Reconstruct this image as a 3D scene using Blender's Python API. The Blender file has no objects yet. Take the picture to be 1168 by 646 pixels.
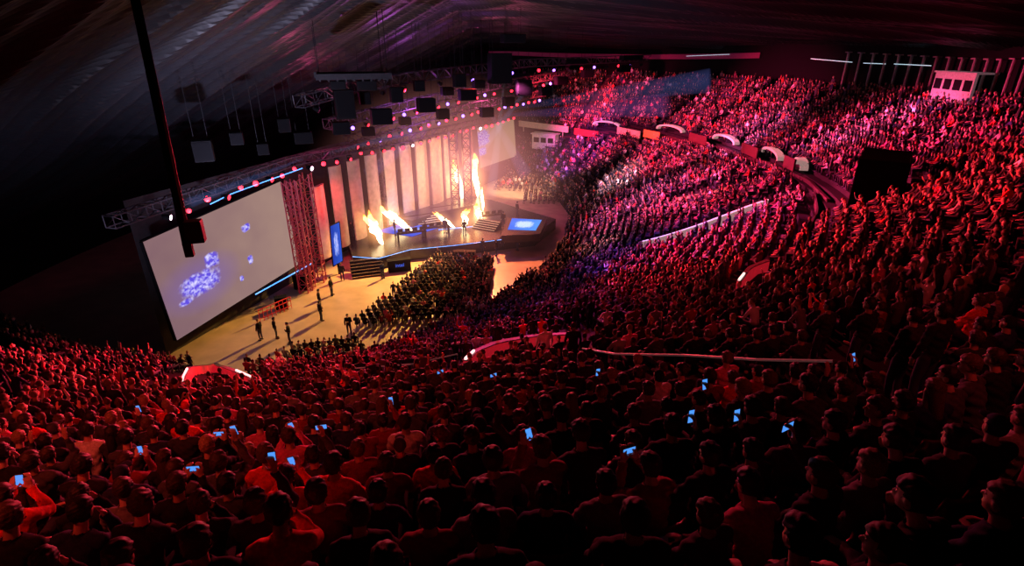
import bpy, math, random
import numpy as np
from mathutils import Vector, Matrix
random.seed(7); rng=np.random.default_rng(11)
SC=bpy.context.scene; COL=SC.collection
SC.view_settings.view_transform='Standard'
# ------------------------------------------------------------------ camera
HC=20.6; PITCH=math.radians(23.4); F=623.0
cd=bpy.data.cameras.new("camera"); cam=bpy.data.objects.new("camera",cd); COL.objects.link(cam)
cam.location=(0,0,HC); cam.rotation_euler=(math.pi/2-PITCH,0,0)
cd.sensor_width=36; cd.lens=F/1168*36; cd.clip_start=.05; cd.clip_end=500
SC.camera=cam
SP,CP=math.sin(PITCH),math.cos(PITCH)
def ray(u,v):
    x=(u-584)/F; y=-(v-323)/F
    return np.array([x,CP+y*SP,-SP+y*CP])
O=np.array([0,0,HC])
def on_z(u,v,z):
    d=ray(u,v); return O+d*((z-HC)/d[2])
def at(u,v,dep): return O+ray(u,v)*dep
def on_wall(u,v,P,Q):
    d=ray(u,v); n=np.array([-(Q[1]-P[1]),Q[0]-P[0]])
    t=(n@np.array([P[0],P[1]]))/(n@d[:2]); return O+d*t
# ------------------------------------------------------------------ bowl plan
C=np.array([-15.,62.])
tab=np.array([(-180,38),(-150,38),(-130,34),(-120,32.5),(-112,32),(-100,31),(-82,30),(-65,25.5),(-45,22),(-20,21),(3,21.5),(31,25.6),(62,34),(80,38),(110,40),(180,38)],float)
DG=np.arange(-180,181,1.0)
ri=np.interp(DG,tab[:,0],tab[:,1]); ker=np.hanning(15); ker/=ker.sum()
RI=np.convolve(np.pad(ri,7,mode='edge'),ker,'valid')
def _out(a):
    lo,hi=5.,120.
    for _ in range(40):
        m=(lo+hi)/2; x=C[0]+m*math.cos(a)+5; y=C[1]+m*math.sin(a)-50
        b=55 if y<0 else 62
        if (x/42)**2+(y/b)**2<1: lo=m
        else: hi=m
    return lo
RO=np.array([_out(math.radians(a)) for a in DG])
HT=np.interp(DG,[-180,-120,-76,-60,-40,-26,0,60,180],[20,19.8,19.7,18.9,17.6,16.8,16.2,16,16])
def rin(a): return np.interp(a,DG,RI)
def rout(a): return np.interp(a,DG,RO)
def hh(a): return np.interp(a,DG,HT)
NR=48
def pt(a,t):
    r=rin(a)+(rout(a)-rin(a))*t; ar=np.radians(a)
    return np.stack([C[0]+r*np.cos(ar),C[1]+r*np.sin(ar)],-1)
def bowl_t(x,y):
    a=math.degrees(math.atan2(y-C[1],x-C[0])); r=math.hypot(x-C[0],y-C[1])
    return (r-rin(a))/(rout(a)-rin(a)),a
def height(x,y):
    t,a=bowl_t(x,y)
    return 0. if t<=0 else float(hh(a)*min(t,1))
def hit(u,v,dh=0.):
    d=ray(u,v); s=3.
    while s<160:
        p=O+d*s
        if p[2]<=height(p[0],p[1])+dh: return p
        s+=.08
    return O+d*s
# ------------------------------------------------------------------ materials
MATS={}
def mat(name,base=(.5,.5,.5),rough=.6,metal=0.,emit=None,es=0.,var=.25,scale=8.,bump=0.,spec=.5):
    if name in MATS: return MATS[name]
    m=bpy.data.materials.new(name); m.use_nodes=True; nt=m.node_tree; b=nt.nodes["Principled BSDF"]
    b.inputs["Roughness"].default_value=rough; b.inputs["Metallic"].default_value=metal; b.inputs["Specular IOR Level"].default_value=spec
    tc=nt.nodes.new("ShaderNodeTexCoord"); nz=nt.nodes.new("ShaderNodeTexNoise"); nz.inputs["Scale"].default_value=scale
    nz.inputs["Detail"].default_value=3
    nt.links.new(tc.outputs["Object"],nz.inputs["Vector"])
    cr=nt.nodes.new("ShaderNodeValToRGB")
    cr.color_ramp.elements[0].position=.3; cr.color_ramp.elements[1].position=.7
    cr.color_ramp.elements[0].color=(*[c*(1-var) for c in base],1); cr.color_ramp.elements[1].color=(*[min(1,c*(1+var)) for c in base],1)
    nt.links.new(nz.outputs["Fac"],cr.inputs["Fac"]); nt.links.new(cr.outputs["Color"],b.inputs["Base Color"])
    if emit: 
        b.inputs["Emission Color"].default_value=(*emit,1); b.inputs["Emission Strength"].default_value=es
    if bump:
        bp=nt.nodes.new("ShaderNodeBump"); bp.inputs["Strength"].default_value=bump
        nt.links.new(nz.outputs["Fac"],bp.inputs["Height"]); nt.links.new(bp.outputs["Normal"],b.inputs["Normal"])
    MATS[name]=m; return m
M_black=mat("black_paint",(.004,.004,.005),.7,spec=.08)
M_blackgl=mat("black_metal",(.006,.006,.008),.6,.0,spec=.15)
M_truss=mat("dark_truss_metal",(.05,.045,.055),.5,.2)
M_alu=mat("aluminium",(.2,.18,.19),.4,.5,var=.1)
M_conc=mat("terrace_concrete",(.014,.012,.014),.8,scale=2,bump=.2,spec=.2)
M_floor=mat("floor_concrete",(.46,.36,.26),.4,scale=.6,var=.18)
M_deck=mat("stage_deck",(.02,.02,.03),.25,scale=1.5)
M_banner=mat("banner_cloth",(.52,.42,.29),.8,var=.15,scale=2)
M_red=mat("red_panel",(.45,.03,.04),.5,emit=(1,.03,.04),es=.16)
M_white=mat("white_panel",(.6,.54,.52),.5,var=.06,emit=(1,.5,.45),es=.10)
M_strip=mat("strip_light",(.9,.9,.9),.5,emit=(1,.62,.58),es=1.6)
M_stripc=mat("cool_tube",(.9,.9,.9),.5,emit=(.55,.85,1),es=.7)
M_blueneon=mat("blue_tube",(.2,.4,.9),.5,emit=(.08,.35,1),es=1.8)
M_redlens=mat("red_lens",(.8,.1,.1),.3,emit=(1,.012,.03),es=5)
M_whitelens=mat("white_lens",(.8,.8,.9),.3,emit=(1,.6,.8),es=5)
M_bluelens=mat("blue_lens",(.2,.3,.9),.3,emit=(.25,.12,1),es=5)
M_phone=mat("phone_body",(.02,.02,.02),.3)
M_phscr=mat("phone_display",(.1,.3,.5),.3,emit=(.08,.34,1),es=.95,scale=60,var=.3)
M_seat=mat("seat_plastic",(.10,.012,.018),.45)
# ------------------------------------------------------------------ mesh builder
class B:
    def __init__(s): s.v=[]; s.f=[]; s.m=[]; s.cur=0
    def add(s,vs,fs):
        o=len(s.v); s.v+= [tuple(map(float,p)) for p in vs]; s.f+=[tuple(i+o for i in f) for f in fs]; s.m+=[s.cur]*len(fs)
    def loft(s,rings,closed=True,mi=None):
        n=len(rings[0]); vs=[p for r in rings for p in r]; fs=[]
        for i in range(len(rings)-1):
            for j in range(n):
                fs.append((i*n+j,i*n+(j+1)%n,(i+1)*n+(j+1)%n,(i+1)*n+j))
        k=len(fs)
        if closed:
            fs.append(tuple(range(n))[::-1]); fs.append(tuple((len(rings)-1)*n+j for j in range(n)))
        s.add(vs,fs)
        if mi: 
            o=len(s.m)-len(fs)
            for i in range(len(rings)-1):
                for j in range(n): s.m[o+i*n+j]=mi[i]
            s.m[-1]=mi[-1]
    def frame(s,d):
        d=np.array(d,float); d/=np.linalg.norm(d)+1e-9
        h=np.array([0,0,1.]) if abs(d[2])<.95 else np.array([1.,0,0])
        a=np.cross(h,d); a/=np.linalg.norm(a); b=np.cross(d,a); return d,a,b
    def bar(s,p,q,r,n=4,r2=None):
        p=np.array(p,float); q=np.array(q,float); d,a,b=s.frame(q-p); r2=r if r2 is None else r2
        an=[2*math.pi*(j+.5)/n for j in range(n)]
        s.loft([[p+r*(math.cos(t)*a+math.sin(t)*b) for t in an],[q+r2*(math.cos(t)*a+math.sin(t)*b) for t in an]])
    def capsule(s,p,q,r0,r1,n=12):
        p=np.array(p,float); q=np.array(q,float); L=np.linalg.norm(q-p)
        d,a,b=s.frame(q-p if L>1e-6 else (0,0,1.)); an=[2*math.pi*j/n for j in range(n)]
        R=[]
        for k in range(5):
            t=math.pi/2*(1-k/4.)*.97; R.append((p-d*r0*math.sin(t),r0*math.cos(t)))
        for k in range(5):
            t=math.pi/2*(k/4.)*.97; R.append((q+d*r1*math.sin(t),r1*math.cos(t)))
        s.loft([[c+r*(math.cos(t)*a+math.sin(t)*b) for t in an] for c,r in R])
    def ell(s,c,rad,M=None,n=16,m=10):
        M=np.eye(3) if M is None else M; c=np.array(c,float); rings=[]
        for i in range(m+1):
            t=math.pi*(.03+.94*i/m); rings.append([c+M@np.array([rad[0]*math.sin(t)*math.cos(2*math.pi*j/n),rad[1]*math.sin(t)*math.sin(2*math.pi*j/n),-rad[2]*math.cos(t)]) for j in range(n)])
        s.loft(rings)
    def box(s,c,size,rz=0.,M=None):
        c=np.array(c,float); sx,sy,sz=[q/2 for q in size]
        if M is None: M=np.array([[math.cos(rz),-math.sin(rz),0],[math.sin(rz),math.cos(rz),0],[0,0,1]])
        vs=[c+M@np.array([x,y,z]) for z in(-sz,sz) for x,y in((-sx,-sy),(sx,-sy),(sx,sy),(-sx,sy))]
        s.add(vs,[(3,2,1,0),(4,5,6,7),(0,1,5,4),(1,2,6,5),(2,3,7,6),(3,0,4,7)])
    def prism(s,poly,z0,z1):
        n=len(poly); vs=[(p[0],p[1],z0) for p in poly]+[(p[0],p[1],z1) for p in poly]
        s.add(vs,[tuple(range(n))[::-1],tuple(range(n,2*n))]+[(i,(i+1)%n,n+(i+1)%n,n+i) for i in range(n)])
    def mesh(s,name,smooth=False):
        me=bpy.data.meshes.new(name); me.from_pydata(s.v,[],s.f)
        me.polygons.foreach_set("material_index",s.m)
        if smooth: me.polygons.foreach_set("use_smooth",[True]*len(me.polygons))
        me.update(); return me
    def obj(s,name,mats,parent=None,label=None,cat=None,group=None,kind=None,smooth=False,bevel=0.,loc=None):
        me=s.mesh(name,smooth)
        if not isinstance(mats,(list,tuple)): mats=[mats]
        for m in mats: me.materials.append(m)
        ob=bpy.data.objects.new(name,me)
        meta(ob,label,cat,group,kind)
        if parent: ob.parent=parent
        if bevel:
            bv=ob.modifiers.new("bevel","BEVEL"); bv.width=bevel; bv.segments=2; bv.limit_method='ANGLE'
        COL.objects.link(ob); return ob
def meta(ob,label=None,cat=None,group=None,kind=None):
    if label: ob["label"]=label
    if cat: ob["category"]=cat
    if group: ob["group"]=group
    if kind: ob["kind"]=kind
def empty(name,loc,label,cat,group=None,rz=0.):
    e=bpy.data.objects.new(name,None); e.location=loc; e.rotation_euler=(0,0,rz); e.empty_display_size=.2
    meta(e,label,cat,group); COL.objects.link(e); return e
# ------------------------------------------------------------------ shell
b=B(); n=96
b.add([(C[0]+46*math.cos(2*math.pi*i/n)+0,C[1]+46*math.sin(2*math.pi*i/n),0) for i in range(n)],[tuple(range(n))])
b.obj("floor",M_floor,kind="structure",label="pale concrete arena floor under coloured light")
A=np.arange(-150,101,1.5); rows=[]
for k in range(NR):
    z=hh(A)*(k+1)/NR; z0=hh(A)*k/NR
    p0=pt(A,k/NR); p1=pt(A,(k+1)/NR)
    rows+= [np.c_[p0,z0],np.c_[p0,z],np.c_[p1,z]]
nA=len(A); V=np.concatenate(rows); F_=[]
for r in range(len(rows)-1):
    if r%3==2: continue
    for j in range(nA-1): F_.append((r*nA+j,(r*nA+j+1),((r+1)*nA+j+1),((r+1)*nA+j)))
b=B(); b.add(V,[f[::-1] for f in F_]); b.obj("seating_terrace",M_conc,kind="structure",label="dark stepped concrete seating terraces of the bowl")
def row_h(a,k): return hh(a)*(k+1)/NR
def ceil_z(x,y):
    z=24.1-.05*(y-44)-.06*np.clip(y-44,-60,0)
    return z-np.where(x<-5,.38*np.abs(np.minimum(x+5,0))**1.05,0)-.11*np.maximum(x,0)*np.clip((100-y)/60,.45,1)
gx=np.linspace(-62,60,340); gy=np.linspace(-20,125,900); X,Y=np.meshgrid(gx,gy)
W=Y*1.0+X*.34+1.5*np.sin(X*.11+Y*.03)+.7*np.sin(X*.27+1.3)
fold=.85*np.abs(np.sin(W*.40))+.34*np.abs(np.sin(W*1.17+.6*np.sin(X*.2)))+.16*np.abs(np.sin(W*2.9-X*.1))
Z=ceil_z(X,Y)+fold-.4
b=B(); nx=len(gx)
b.add(np.c_[X.ravel(),Y.ravel(),Z.ravel()],[(j*nx+i,(j+1)*nx+i,(j+1)*nx+i+1,j*nx+i+1) for j in range(len(gy)-1) for i in range(nx-1)])
M_ceil=mat("ceiling_drape",(.012,.0125,.016),.42,.0,scale=1.5,var=.1,spec=.2)
b.obj("ceiling",M_ceil,kind="structure",smooth=False,label="black draped fabric ceiling with glossy folds")
A2=np.arange(-180,181,2.); P=pt(A2,1.0); b=B()
vs=[(p[0],p[1],-.2) for p in P]+[(p[0],p[1],26) for p in P]; m_=len(A2)
b.add(vs,[(i+1,i,m_+i,m_+i+1) for i in range(m_-1)])
b.obj("wall_back",M_black,kind="structure",label="black curved perimeter wall of the arena")
A3=np.arange(18,80,2.); P=pt(A3,.99); b=B(); zc=ceil_z(P[:,0],P[:,1])-1.6
vs=[(p[0],p[1],z) for p,z in zip(P,zc)]+[(p[0],p[1],z+.7) for p,z in zip(P,zc)]; m_=len(A3)
b.add(vs,[(i+1,i,m_+i,m_+i+1) for i in range(m_-1)])
b.obj("trim_1",mat("rim_edge_glow",(.15,.02,.06),.6,emit=(.8,.03,.2),es=.05),kind="structure",label="added band painting purple red light below ceiling edge")  # band added to paint the lit ceiling edge with its own emission
# ------------------------------------------------------------------ people templates
def rotz(a): c,s=math.cos(a),math.sin(a); return np.array([[c,-s,0],[s,c,0],[0,0,1]])
def rotx(a): c,s=math.cos(a),math.sin(a); return np.array([[1,0,0],[0,c,-s],[0,s,c]])
def hand(b,w,d,nrm,side,curl,bones):
    d=np.array(d,float); d/=np.linalg.norm(d); nrm=np.array(nrm,float); nrm-=d*(nrm@d); nrm/=np.linalg.norm(nrm)
    sd=np.cross(d,nrm)*side
    w=np.array(w,float)
    for o in (-.026,-.009,.009,.026): b.capsule(w+sd*o*.6,w+d*.08+sd*o,.014,.013,8)
    for o,L,r in ((-.03,.075,.008),(-.0105,.088,.009),(.0105,.094,.0092),(.031,.085,.009)):
        p=w+d*.085+sd*o; dd=d.copy()
        for k,fr in enumerate((.45,.32,.25)):
            c=curl*(.6+.35*k); dd=dd*math.cos(c)+nrm*math.sin(c)*1; dd/=np.linalg.norm(dd)
            q=p+dd*L*fr; b.capsule(p,q,r,r*.92,8); p=q
    p=w+d*.02+sd*.03; q=p+d*.03+sd*.028+nrm*.012; b.capsule(p,q,.013,.011,8); b.capsule(q,q+d*.03+nrm*.014+sd*.006,.0105,.009,8)
    bones.append((w,w+d*.17,.03,.03,"hand"))
def make_template(name,arms,yaw=0.,pitch=0.,lean=0.,hair="short",standing=False):
    up=.41 if standing else 0.
    def T(p):
        p=np.array(p,float); p[1]+=lean*max(0,p[2]-.52); p[2]+=up-abs(lean)*.12*max(0,p[2]-.52); return p
    b=B(); bones=[]
    n=16
    secs=[((0,-.02,.44),.10,.08),((0,-.02,.47),.155,.11),((0,-.025,.56),.17,.125),((0,-.04,.66),.15,.11),((0,-.045,.78),.155,.11),((0,-.04,.90),.18,.12),((0,-.035,.98),.18,.11),((0,-.03,1.04),.14,.085),((0,-.025,1.075),.07,.06)]
    b.loft([[T(c)+np.array([rx*math.cos(2*math.pi*j/n),ry*math.sin(2*math.pi*j/n),0]) for j in range(n)] for c,rx,ry in secs])
    bones+=[(T((0,-.02,.58)),T((0,-.035,.98)),.13,.13,"torso"),(T((0,-.02,.50)),T((0,-.02,.53)),.13,.13,"hips"),(T((-.15,-.03,1.0)),T((.15,-.03,1.0)),.06,.06,"torso")]
    nk0,nk1=T((0,-.03,1.04)),T((0,-.005,1.17)); b.capsule(nk0,nk1,.06,.054); bones.append((T((0,-.02,1.10)),nk1,.052,.052,"neck"))
    hcn=T((0,.012,1.255)); HR=rotz(yaw)@rotx(pitch)
    def H(p): return hcn+HR@np.array(p,float)
    b.ell(H((0,-.01,.02)),(.077,.098,.105),HR); b.ell(H((0,.022,-.05)),(.059,.07,.07),HR); b.ell(H((0,.062,-.092)),(.028,.028,.026),HR,10,6)
    b.capsule(H((0,.085,.015)),H((0,.108,-.02)),.009,.015,8); b.capsule(H((-.03,.08,.035)),H((.03,.08,.035)),.013,.013,8)
    b.capsule(H((-.018,.084,-.058)),H((.018,.084,-.058)),.010,.010,8)
    for s in(-1,1): b.ell(H((s*.08,-.005,-.005)),(.012,.022,.034),HR,8,6)
    bones.append((H((0,-.01,.03)),H((0,.02,-.06)),.095,.06,"head"))
    for s,(el,wr,fd,nr,curl) in zip((-1,1),arms):
        f=lambda p:T((p[0]*s,p[1],p[2]))
        sh=f((.185,-.03,1.005)); e=f(el); w=f(wr)
        b.capsule(f((.10,-.03,1.02)),sh,.065,.062); b.capsule(sh,e,.058,.044); b.capsule(e,w,.044,.027)
        bones+=[(sh,e,.055,.044,"arm"),(e,w,.044,.03,"arm")]
        hand(b,w,(fd[0]*s,fd[1],fd[2]),(nr[0]*s,nr[1],nr[2]),s*1.0,curl,bones)
    for s in(-1,1):
        if standing: hp,kn,an,to=[(s*.095,-.02,.92),(s*.11,.01,.50),(s*.12,-.03,.09),(s*.14,.13,.045)]
        else: hp,kn,an,to=[(s*.09,0,.525),(s*.13,.42,.52),(s*.13,.38,.10),(s*.14,.54,.045)]
        b.capsule(hp,kn,.088,.06); b.capsule(kn,an,.058,.04); b.capsule((an[0],an[1]-.03,.05),to,.045,.04)
        bones+=[(hp,kn,.085,.06,"leg"),(kn,(an[0],an[1],.13),.058,.04,"leg"),(np.array((an[0],an[1]-.03,.05)),to,.05,.04,"foot")]
    me=b.mesh("tmp"); ob=bpy.data.objects.new("tmp",me); COL.objects.link(ob)
    r=ob.modifiers.new("r","REMESH"); r.mode='VOXEL'; r.voxel_size=.0105
    sm=ob.modifiers.new("s","SMOOTH"); sm.factor=.5; sm.iterations=3
    def ev():
        dg=bpy.context.evaluated_depsgraph_get(); return bpy.data.meshes.new_from_object(ob.evaluated_get(dg))
    hi=ev()
    def label(me):
        co=np.empty(len(me.vertices)*3,np.float32); me.vertices.foreach_get("co",co); co=co.reshape(-1,3)
        best=np.full(len(co),1e9); lab=np.empty(len(co),dtype='<U6')
        for p,q,r0,r1,l in bones:
            p=np.array(p);q=np.array(q); d=q-p; t=np.clip(((co-p)@d)/(d@d+1e-9),0,1)
            ds=np.linalg.norm(co-(p+t[:,None]*d),axis=1)-(r0+(r1-r0)*t)
            m=ds<best; best[m]=ds[m]; lab[m]=l
        hl=(co-hcn)@HR
        hm=(lab=="head")&((hl[:,2]>.058)|((hl[:,1]<.018-.25*np.maximum(0,-hl[:,2]))&(hl[:,2]>-.10)))&~((np.abs(hl[:,0])>.083)&(hl[:,2]<.025))
        return co,lab,hm,hl
    co,lab,hm,hl=label(hi)
    nr=np.empty(len(co)*3,np.float32); hi.vertices.foreach_get("normal",nr); nr=nr.reshape(-1,3)
    polys=[tuple(p.vertices) for p in hi.polygons]
    def sub(mask,amt,nm,extra=None):
        ids=-np.ones(len(co),int); fs=[f for f in polys if all(mask[i] for i in f)]
        used=sorted({i for f in fs for i in f}); ids[used]=np.arange(len(used))
        bb=B(); a=amt[used] if hasattr(amt,'__len__') else np.full(len(used),amt)
        bb.add(co[used]+nr[used]*a[:,None],[tuple(int(ids[i]) for i in f) for f in fs])
        if extra: extra(bb)
        return bb.mesh(nm,True)
    wr_=.012+.009*np.sin(co[:,2]*48+co[:,0]*20)*np.sin(co[:,0]*30+co[:,1]*35)
    shirt=sub(np.isin(lab,["torso","arm"])|((lab=="hips")&(co[:,2]>.50+up)),wr_+.004,"shirt")
    trous=sub(np.isin(lab,["leg","hips"]),.008,"trousers")
    def lh(bb):
        if hair=="long":
            bb.capsule(H((0,-.05,.0)),T((0,-.12,1.0)),.085,.06); bb.capsule(H((-.06,-.02,-.02)),T((-.10,-.06,1.02)),.04,.03); bb.capsule(H((.06,-.02,-.02)),T((.10,-.06,1.02)),.04,.03)
        if hair=="bun": bb.ell(H((0,-.11,.07)),(.045,.045,.045))
        if hair=="cap": bb.ell(H((0,.10,.055)),(.07,.07,.008),HR)
    hn=np.sin(co[:,0]*110+3*np.sin(co[:,2]*60))*np.sin(co[:,1]*90+co[:,2]*80)
    hamt=(.008 if hair=="cap" else .020+.007*hn+.012*np.clip(hl[:,2]/.12,0,1))
    hamt=np.full(len(co),hamt) if np.isscalar(hamt) else hamt
    hairm=sub(hm,hamt,"hair",lh)
    shoe=sub(lab=="foot",.008,"shoe")
    bb=B(); bb.add(co,polys)
    lip=((np.abs(hl[:,0])<.026)&(np.abs(hl[:,2]+.058)<.011)&(hl[:,1]>.07))
    bb.m=[2 if all(lip[i] for i in f) else 0 for f in polys]
    bb.cur=3
    for s in(-1,1): bb.ell(H((s*.031,.076,.012)),(.015,.010,.009),HR,10,6)
    bb.cur=1
    for s in(-1,1): bb.ell(H((s*.031,.0825,.012)),(.006,.006,.006),HR,8,5)
    for s in(-1,1): bb.capsule(H((s*.018,.092,.036)),H((s*.044,.082,.036)),.004,.003,6)
    body=bb.mesh("person",True)
    dc=ob.modifiers.new("d","DECIMATE"); tot=len(polys)*2
    lows=[]
    for target in (640,150):
        dc.ratio=target/tot; dc.use_collapse_triangulate=True; lo=ev(); c2,l2,h2,_=label(lo)
        reg=np.zeros(len(c2),int); reg[np.isin(l2,["torso","arm"])]=1; reg[np.isin(l2,["leg","hips","foot"])]=2; reg[h2]=3
        lo.calc_loop_triangles(); t=np.empty(len(lo.loop_triangles)*3,np.int32); lo.loop_triangles.foreach_get("vertices",t)
        lows.append((c2.copy(),t.reshape(-1,3),reg)); bpy.data.meshes.remove(lo)
    bpy.data.objects.remove(ob); bpy.data.meshes.remove(hi)
    return dict(name=name,body=body,shirt=shirt,trousers=trous,hair=hairm,shoe=shoe,lows=lows,standing=standing)
LAP=((.25,.10,.76),(.10,.30,.66),(-.6,.8,-.1),(0,-.2,-1),.45)
PH2=((.23,.20,.86),(.075,.34,1.08),(-.1,.25,1),(-.3,.6,-.2),.75)
PHUP=((.25,.22,1.02),(.12,.34,1.30),(-.1,.1,1),(-.4,.6,0),.8)
UPA=((.30,.10,1.18),(.24,.12,1.46),(0,.1,1),(-.2,1,0),.3)
KNEE=((.27,.16,.72),(.15,.40,.63),(-.1,1,-.2),(0,-.2,-1),.4)
CHIN=((.20,.26,.80),(.05,.20,1.08),(-.3,-.1,1),(-.3,-.8,.2),.9)
HANG=((.255,-.01,.74),(.25,.05,.50),(0,.15,-1),(-1,0,0),.35)
FOLD=((.26,.08,.76),(.02,.20,.80),(-1,.1,0),(0,-1,0),.3)
T=[make_template("lap",(LAP,LAP)),
   make_template("knee",(KNEE,KNEE),yaw=.35,lean=.22),
   make_template("long",(LAP,KNEE),yaw=-.3,hair="long"),
   make_template("chin",(KNEE,CHIN),yaw=.15,lean=.28,pitch=-.1),
   make_template("phone",(PH2,PH2),pitch=-.18,lean=.1),
   make_template("phoneup",(LAP,PHUP),yaw=.05),
   make_template("cheer",(UPA,UPA),pitch=.1),
   make_template("turn",(LAP,LAP),yaw=.8,hair="bun"),
   make_template("fold",(FOLD,FOLD),lean=-.05,pitch=.03,hair="cap"),
   make_template("stand",(HANG,HANG),standing=True),
   make_template("standfold",(FOLD,HANG),standing=True,yaw=.3),
   make_template("standarms",(UPA,HANG),standing=True)]
TD={t["name"]:t for t in T}
DESC={"lap":"hands in lap","knee":"leaning on knees","long":"worn long","chin":"chin on hand","phone":"holding phone low","phoneup":"raising a phone","cheer":"both arms raised","turn":"tied, head turned","fold":"cap, arms folded","stand":"arms at sides","standfold":"one arm folded","standarms":"one arm raised"}
SK=[mat("skin_%s"%n,c,.5,var=.08,scale=20) for n,c in (("fair",(.62,.36,.26)),("tan",(.5,.28,.18)),("pale",(.68,.44,.34)))]
M_eye=mat("eye_dark",(.02,.015,.01),.2); M_lip=mat("lip",(.4,.12,.1),.5); M_scl=mat("eye_white",(.7,.7,.68),.3)
SHC=[("black",(.014,.014,.016)),("charcoal",(.035,.035,.04)),("navy",(.02,.03,.08)),("dark grey",(.07,.07,.08)),("dark green",(.03,.06,.04)),("grey",(.2,.2,.21)),("red",(.85,.05,.03)),("maroon",(.25,.02,.03)),("white",(.7,.68,.66)),("pink",(.6,.12,.25))]
SHM=[mat("cloth_"+n.replace(" ","_"),c,.85,scale=35,bump=.35,var=.2,spec=.2) for n,c in SHC]
M_jean=mat("jeans",(.03,.04,.08),.85,scale=40,bump=.3); M_shoe=mat("shoe_leather",(.03,.03,.03),.6)
HC_=[("black",(.012,.010,.009)),("brown",(.045,.025,.014)),("blond",(.30,.19,.09)),("light brown",(.10,.06,.03))]
HM=[mat("hair_"+n.replace(" ","_"),c,.6,scale=110,var=.6,bump=1.,spec=.5) for n,c in HC_]
PROT={}
for t in T:
    d={}
    for key in ("body","shirt","trousers","hair","shoe"):
        me=t[key]
        for m in ({"body":[SK[0],M_eye,M_lip,M_scl],"shirt":[SHM[0]],"trousers":[M_jean],"hair":[HM[0]],"shoe":[M_shoe]}[key]): me.materials.append(m)
        d[key]=bpy.data.objects.new("person" if key=="body" else key,me)
    PROT[t["name"]]=d
def place_person(tn,loc,rz,shirt=None,hair=None,group="seated spectators",sc=1.,extra=""):
    pr=PROT[tn]; r=pr["body"].copy(); r.name="person"; r.location=loc; r.rotation_euler=(0,0,rz); r.scale=(sc,sc,sc)
    si=shirt if shirt is not None else random.choices(range(10),[28,20,12,11,6,7,3,6,2,1])[0]
    hi=hair if hair is not None else random.choices(range(4),[5,6,1,3])[0]
    ks=random.randrange(3)
    r.material_slots[0].link='OBJECT'; r.material_slots[0].material=SK[ks]
    st=TD[tn]["standing"]
    if st: lb="standing person in %s top, %s%s"%(SHC[si][0],DESC[tn],extra)
    else: lb="seated person in %s top, %s hair, %s"%(SHC[si][0],HC_[hi][0],DESC[tn])
    meta(r,lb,"person",group); COL.objects.link(r)
    for key in ("shirt","trousers","hair","shoe"):
        if key=="shoe" and not st: continue
        c=pr[key].copy(); c.name={"shirt":"shirt","trousers":"trousers","hair":"hair","shoe":"shoes"}[key]; c.parent=r
        mm={"shirt":SHM[si],"trousers":M_jean,"hair":(HM[hi] if tn!="fold" else SHM[[0,2,6,3][hi]]),"shoe":M_shoe}[key]
        if key=="hair" and tn=="fold": c.name="cap"
        c.material_slots[0].link='OBJECT'; c.material_slots[0].material=mm
        COL.objects.link(c)
    return r
# ------------------------------------------------------------------ stand features (define clearings in the seating)
TG=np.array([-13.,58.])
def face(p): return math.atan2(TG[1]-p[1],TG[0]-p[0])-math.pi/2
AIS=[-140,-127,-114,-102,-91,-66,-50,-38,-26,-13,0,13,26,39,51]
pbox=hit(1002,212,1.0); excl=[(pbox[0],pbox[1],3.2)]
UPPER=[(590,146),(648,153),(692,146),(765,152),(828,165),(882,182),(925,200),(948,222)]
LINES=[("A",[(664,408),(700,416),(780,419),(860,426),(945,430)],.9,.8,0),
       ("B",[(405,428),(470,424),(522,412)],.9,.8,0),
       ("C",[(728,276),(790,257),(882,222)],1.0,1.6,0),
       ("E",[(768,226),(815,216),(860,204)],.7,1.1,0),
       ("U",UPPER,.8,1.0,0),
       ("G",[(930,212),(934,236),(918,262)],.9,.7,0),
       ("V1",[(528,409),(548,396),(585,386),(622,380),(658,376)],1.0,.8,1.5),
       ("V2",[(206,432),(216,416),(245,413),(292,430)],1.1,.8,1.5),
       ("V3",[(842,318),(858,299),(886,290)],1.1,.8,1.1)]
LP={}
for nm,px,h,cl,c2 in LINES: LP[nm]=[hit(u,v,h) for u,v in px]
def segdist(Q,a,b):
    d=(b-a)[:2]; t=np.clip(((Q-a[:2])@d)/(d@d+1e-9),0,1); return np.linalg.norm(Q-(a[:2]+t[:,None]*d),axis=1)
fineA=np.arange(-121,68,.1)
seats=[]
for k in range(NR-1):
    P=pt(fineA,(k+.55)/NR); seg=np.linalg.norm(np.diff(P,axis=0),axis=1); cum=np.r_[0,np.cumsum(seg)]
    s=np.arange(rng.uniform(0,.3),cum[-1],.53); s=s+rng.normal(0,.03,len(s)); a=np.interp(s,cum,fineA)
    depth=(rout(a)-rin(a))/NR
    ok=np.ones(len(a),bool)
    ok&=~((depth<.55)&(k%2==1))
    Q=pt(a,(k+.55)/NR); r=np.linalg.norm(Q-C,axis=1)
    for g in AIS: ok&=np.abs(np.radians(a-g))*r>.6
    ok&=~((k in (13,14,15))&(a<-76)&(a>-110))
    ok&=rng.random(len(a))>.06
    for x,y,rr in excl: ok&=np.hypot(Q[:,0]-x,Q[:,1]-y)>rr
    for nm,px,h,cl,c2 in LINES:
        L_=LP[nm]
        for p_,q_ in zip(L_[:-1],L_[1:]):
            ok&=segdist(Q,p_,q_)>cl
            if c2:
                o=(p_[:2]+q_[:2])/2; sh=-o/np.linalg.norm(o)*1.5; z3=np.r_[sh,0]; ok&=segdist(Q,p_+z3,q_+z3)>c2
    for i in np.where(ok)[0]: seats.append((Q[i,0],Q[i,1],row_h(a[i],k),a[i],k))
seats=np.array(seats)
rz=np.arctan2(TG[1]-seats[:,1],TG[0]-seats[:,0])-math.pi/2+rng.normal(0,.15,len(seats))
q=seats[:,:3]+np.array([0,0,1.2])-O
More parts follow.
